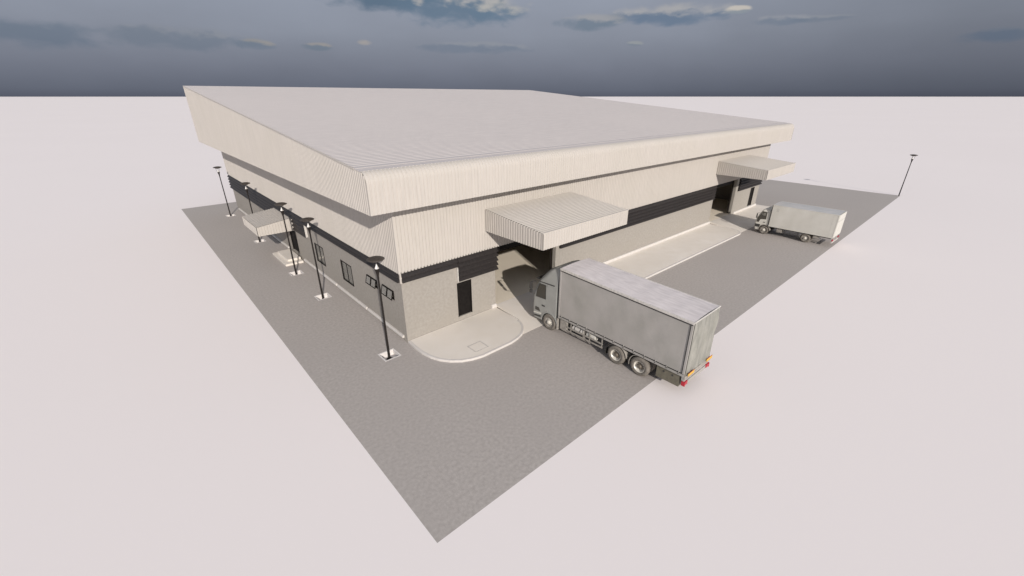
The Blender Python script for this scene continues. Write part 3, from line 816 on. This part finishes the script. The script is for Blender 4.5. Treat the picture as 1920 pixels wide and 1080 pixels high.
for sg in (-1,1):
    box(bm,sg*(hw-.03),sg*(hw+.012),.03,LB2+.01,zt2-.09,zt2-.03); box(bm,sg*(hw-.03),sg*(hw+.012),.03,LB2+.01,z02-.03,z02+.05)
    box(bm,sg*(hw-.03),sg*(hw+.012),.03,.09,z02+.051,zt2-.091); box(bm,sg*(hw-.03),sg*(hw+.010),.40,.42,z02+.051,zt2-.091)
obj('body_rail',bm,M['truckwhite'],U)
bm=NB(); box(bm,-hw+.02,hw-.02,LB2+.001,LB2+.05,z02,zt2-.06); obj('headboard',bm,M['trim'],U)
bm=NB(); box(bm,-hw+.03,hw-.03,0,.039,z02+.02,2.42); box(bm,-hw+.03,hw-.03,0,.039,2.45,zt2-.04); obj('rear_door',bm,M['truckwhite'],U)
bm=NB(); box(bm,-hw+.03,hw-.03,.02,.04,2.421,2.449); obj('door_gap',bm,M['trim'],U)
bm=NB(); side=-hw-.006
for k in range(6):
    a=k*math.pi/3
    box(bm,-hw-.005,-hw+.002,5.02+.09*math.cos(a)-.03,5.02+.09*math.cos(a)+.03,2.66+.09*math.sin(a)-.02,2.66+.09*math.sin(a)+.02)
box(bm,-hw-.005,-hw+.002,4.90,5.14,2.49,2.52)
obj('body_emblem',bm,M['mark'],bx)
bm=NB()
for sg in (-1,1): box(bm,sg*.32,sg*.40,.3,5.6,.62,.82)
for y in (.6,1.5,2.9,4.0,5.0): box(bm,-1.05,1.05,y-.03,y+.03,.825,.925)
obj('chassis',bm,M['chassis'],U)
bm=NB()
for y in (AX,AR): tube(bm,(-.9,y,wr),(.9,y,wr),.06,8)
obj('axle',bm,M['chassis'],U)
for sg in (-1,1):
    wheel(U,'front_wheel',sg*1.10,AX,wr,.24,sg,False); wheel(U,'rear_wheel',sg*1.10,AR,wr,.24,sg,False)
    bm=NB(); lathe(bm,[(wr*.6,0),(wr*.95,0),(wr,.04),(wr,.18),(wr*.95,.22),(wr*.6,.22)],'x',(sg*.62-.11,AR,wr),26); obj('inner_tyre',bm,M['tyre'],U,smooth=True)
    arch(U,AR,wr,.48,.50,sg*.5,sg*1.1,-10,80,M['dusty'])
    bm=NB(); box(bm,sg*.6,sg*1.05,4.25,4.75,.42,.82); obj('fuel_tank',bm,M['dusty'],U,bevel=.04)
    bm=NB(); box(bm,sg*.65,sg*1.08,1.15,1.6,.58,.82); obj('side_locker',bm,M['dusty'],U,bevel=.02)
    bm=NB()
    for z in (.45,.64): box(bm,sg*1.06,sg*1.09,2.75,4.15,z,z+.06)
    for y in (2.85,4.05): box(bm,sg*1.03,sg*1.059,y-.03,y+.03,.42,.92)
    obj('side_guard',bm,M['chassis'],U)
    bm=NB(); box(bm,sg*.82,sg*1.12,-.02,.08,.60,.74); obj('tail_light',bm,M['red'],U,bevel=.01)
bm=NB(); box(bm,-1.1,1.1,.02,.10,.40,.52); box(bm,-.5,-.42,.03,.12,.521,.92); box(bm,.42,.5,.03,.12,.521,.92); obj('rear_bumper',bm,M['alu'],U)

# ------------------------------------------------------------------ camera
pitch=R(24.266); az=R(48.171)
cd=bpy.data.cameras.new('camera'); cam=bpy.data.objects.new('camera',cd); COL.objects.link(cam)
cd.sensor_width=36; cd.lens=796.34/1920*36; cd.clip_end=200000; cd.clip_start=.1
cam.location=(-9.4401,-19.4338,12.8)
cam.rotation_euler=(math.pi/2-pitch,0,az-math.pi/2)
scene.camera=cam

# ------------------------------------------------------------------ light
TH_S=R(21.5); EL=R(21.8)
sd=bpy.data.lights.new('sun','SUN'); sun=bpy.data.objects.new('sun',sd); COL.objects.link(sun)
sd.energy=3.6; sd.angle=R(.6); sd.color=(1.0,.93,.86)
d=Vector((math.sin(TH_S)*math.cos(EL),math.cos(TH_S)*math.cos(EL),-math.sin(EL)))
sun.rotation_euler=d.to_track_quat('-Z','Y').to_euler(); sun.location=(-30,-60,60)

w=bpy.data.worlds.new('World'); scene.world=w; w.use_nodes=True
nt=w.node_tree; nt.nodes.clear(); N=nt.nodes.new; Lk=nt.links.new
out=N('ShaderNodeOutputWorld')
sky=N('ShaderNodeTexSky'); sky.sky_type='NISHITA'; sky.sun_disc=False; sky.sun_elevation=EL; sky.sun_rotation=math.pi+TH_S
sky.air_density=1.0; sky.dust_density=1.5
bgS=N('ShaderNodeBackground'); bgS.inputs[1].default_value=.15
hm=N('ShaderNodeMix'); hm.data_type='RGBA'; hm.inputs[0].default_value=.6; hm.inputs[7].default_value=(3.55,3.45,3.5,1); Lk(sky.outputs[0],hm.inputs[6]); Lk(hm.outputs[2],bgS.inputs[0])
tc=N('ShaderNodeTexCoord'); nrm=N('ShaderNodeVectorMath'); nrm.operation='NORMALIZE'; Lk(tc.outputs['Generated'],nrm.inputs[0])
sep=N('ShaderNodeSeparateXYZ'); Lk(nrm.outputs[0],sep.inputs[0])
def mth(op,a,b=None,c=None):
    n=N('ShaderNodeMath'); n.operation=op
    for i,v in enumerate((a,b,c)):
        if v is None: continue
        if isinstance(v,(int,float)): n.inputs[i].default_value=v
        else: Lk(v,n.inputs[i])
    return n.outputs[0]
def srgb(r,g,b):
    f=lambda c:(c/255/12.92) if c/255<=.04045 else ((c/255+.055)/1.055)**2.4
    return (f(r),f(g),f(b),1)
EXPO=1.0
el=mth('MULTIPLY',mth('ARCSINE',sep.outputs[2]),180/math.pi)
# azimuth to the right of the camera's forward axis, in degrees (a world direction, fixed)
fx,fy=math.cos(az),math.sin(az)
dotf=mth('ADD',mth('MULTIPLY',sep.outputs[0],fx),mth('MULTIPLY',sep.outputs[1],fy))
dotr=mth('SUBTRACT',mth('MULTIPLY',sep.outputs[0],fy),mth('MULTIPLY',sep.outputs[1],fx))
aa=mth('MULTIPLY',mth('ARCTAN2',dotr,dotf),180/math.pi)
ramp=N('ShaderNodeValToRGB'); cr=ramp.color_ramp
mr=N('ShaderNodeMapRange'); mr.inputs[1].default_value=0; mr.inputs[2].default_value=14; Lk(el,mr.inputs[0]); Lk(mr.outputs[0],ramp.inputs[0])
stops=[(0,(86,90,103)),(.05,(98,103,116)),(.22,(117,122,135)),(.45,(136,142,155)),(.75,(146,153,167)),(1,(149,159,173))]
cr.elements[0].position=0; cr.elements[0].color=srgb(*stops[0][1]); cr.elements[1].position=1; cr.elements[1].color=srgb(*stops[-1][1])
for p_,c_ in stops[1:-1]:
    e_=cr.elements.new(p_); e_.color=srgb(*c_)
# slow brightness change round the horizon: brighter ahead, darker to the right
vcurve=N('ShaderNodeMapRange'); vcurve.inputs[1].default_value=8; vcurve.inputs[2].default_value=50; vcurve.inputs[3].default_value=1.0; vcurve.inputs[4].default_value=.74; vcurve.interpolation_type='SMOOTHSTEP'
Lk(aa,vcurve.inputs[0])
cmb=N('ShaderNodeCombineXYZ'); Lk(mth('MULTIPLY',aa,.10),cmb.inputs[0]); Lk(mth('MULTIPLY',el,.22),cmb.inputs[1])
nz=N('ShaderNodeTexNoise'); nz.inputs['Scale'].default_value=1.1; nz.inputs['Detail'].default_value=5; nz.inputs['Roughness'].default_value=.5; Lk(cmb.outputs[0],nz.inputs['Vector'])
mott=mth('ADD',.93,mth('MULTIPLY',nz.outputs[0],.20))
cloudn=N('ShaderNodeTexNoise'); cloudn.inputs['Scale'].default_value=3.6; cloudn.inputs['Detail'].default_value=7; cloudn.inputs['Roughness'].default_value=.5; cloudn.inputs['Distortion'].default_value=.25
Lk(cmb.outputs[0],cloudn.inputs['Vector'])
fine=N('ShaderNodeTexNoise'); fine.inputs['Scale'].default_value=5; fine.inputs['Detail'].default_value=7; Lk(cmb.outputs[0],fine.inputs['Vector'])
vm=N('ShaderNodeVectorMath'); vm.operation='SCALE'; Lk(ramp.outputs[0],vm.inputs[0]); Lk(mth('MULTIPLY',vcurve.outputs[0],mott),vm.inputs['Scale'])
col=vm.outputs[0]
jit=mth('MULTIPLY',mth('SUBTRACT',cloudn.outputs[0],.5),2.4)
def px2ang(u,v):
    f=796.34; y=540-v
    fh=f*math.cos(pitch)+y*math.sin(pitch); z=-f*math.sin(pitch)+y*math.cos(pitch); x=u-960
    return math.degrees(math.atan2(x,fh)),math.degrees(math.atan2(z,math.hypot(x,fh)))
def cloud(u,v,wu,wv,op,top,bot,split=0.0):
    """one cloud bank of the sky dome: centre and half size given as view angles"""
    global col
    a0,e0=px2ang(u,v); a1,e1=px2ang(u+wu,v-wv)
    W,H=abs(a1-a0),abs(e1-e0)
    da=mth('DIVIDE',mth('SUBTRACT',aa,a0),W); de=mth('DIVIDE',mth('SUBTRACT',el,e0),H)
    r2=mth('ADD',mth('MULTIPLY',da,da),mth('MULTIPLY',de,de))
    r2=mth('ADD',r2,jit)
    m=N('ShaderNodeMapRange'); m.inputs[1].default_value=1.25; m.inputs[2].default_value=.1; m.inputs[3].default_value=0; m.inputs[4].default_value=op; m.interpolation_type='SMOOTHSTEP'; Lk(r2,m.inputs[0])
    t=N('ShaderNodeMapRange'); t.inputs[1].default_value=-.15+split; t.inputs[2].default_value=.55+split; t.interpolation_type='SMOOTHSTEP'
    Lk(mth('ADD',mth('ADD',de,mth('MULTIPLY',da,.25)),mth('MULTIPLY',mth('SUBTRACT',fine.outputs[0],.5),2.2)),t.inputs[0])
    mc=N('ShaderNodeMix'); mc.data_type='RGBA'; mc.inputs[6].default_value=srgb(*bot); mc.inputs[7].default_value=srgb(*top); Lk(t.outputs[0],mc.inputs[0])
    mm=N('ShaderNodeMix'); mm.data_type='RGBA'; Lk(m.outputs[0],mm.inputs[0]); Lk(col,mm.inputs[6]); Lk(mc.outputs[2],mm.inputs[7]); col=mm.outputs[2]
CT,CB=(178,176,172),(100,120,140)
cloud(720,-14,120,36,.95,(122,134,150),(92,112,132),.8)
cloud(860,14,125,38,.9,(178,176,174),(100,120,140),.12)
cloud(935,24,60,20,.75,(176,175,172),(104,124,144),.1)
cloud(1255,28,130,30,.85,(168,168,170),(102,120,142),.0)
cloud(1110,42,70,19,.7,(160,160,162),(106,122,138),.0)
cloud(1385,18,26,10,.9,(196,190,182),(140,148,156),-.4)
cloud(1460,38,70,16,.5,(156,158,164),(106,120,138),.1)
cloud(890,90,110,12,.45,(148,152,158),(104,118,136),.2)
cloud(682,80,16,6,.8,(165,160,156),(140,142,148),-.6)
cloud(470,84,44,9,.6,(160,154,144),(104,118,134),.1)
cloud(592,87,30,7,.6,(160,154,146),(106,120,134),.1)
cloud(330,72,140,16,.45,(138,142,148),(100,114,130),.3)
cloud(60,62,130,20,.55,(112,124,138),(94,110,128),.6)
cloud(1190,82,18,6,.5,(158,162,160),(120,130,142),-.3)
cloud(1860,66,90,22,.6,(108,118,132),(88,104,124),.5)
cloud(1540,35,60,12,.4,(146,150,156),(108,120,136),.1)
bgC=N('ShaderNodeBackground'); Lk(col,bgC.inputs[0]); bgC.inputs[1].default_value=1.0
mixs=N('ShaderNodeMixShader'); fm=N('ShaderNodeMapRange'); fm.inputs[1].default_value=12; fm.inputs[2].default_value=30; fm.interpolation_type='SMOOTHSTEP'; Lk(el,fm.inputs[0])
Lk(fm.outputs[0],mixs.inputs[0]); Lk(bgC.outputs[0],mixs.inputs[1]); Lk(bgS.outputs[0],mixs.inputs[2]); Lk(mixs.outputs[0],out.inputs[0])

vs_=scene.view_settings; vs_.view_transform='Standard'; vs_.look='None'; vs_.exposure=0.0; vs_.gamma=1; vs_.use_curve_mapping=False
scene.cycles.max_bounces=6; scene.cycles.diffuse_bounces=4
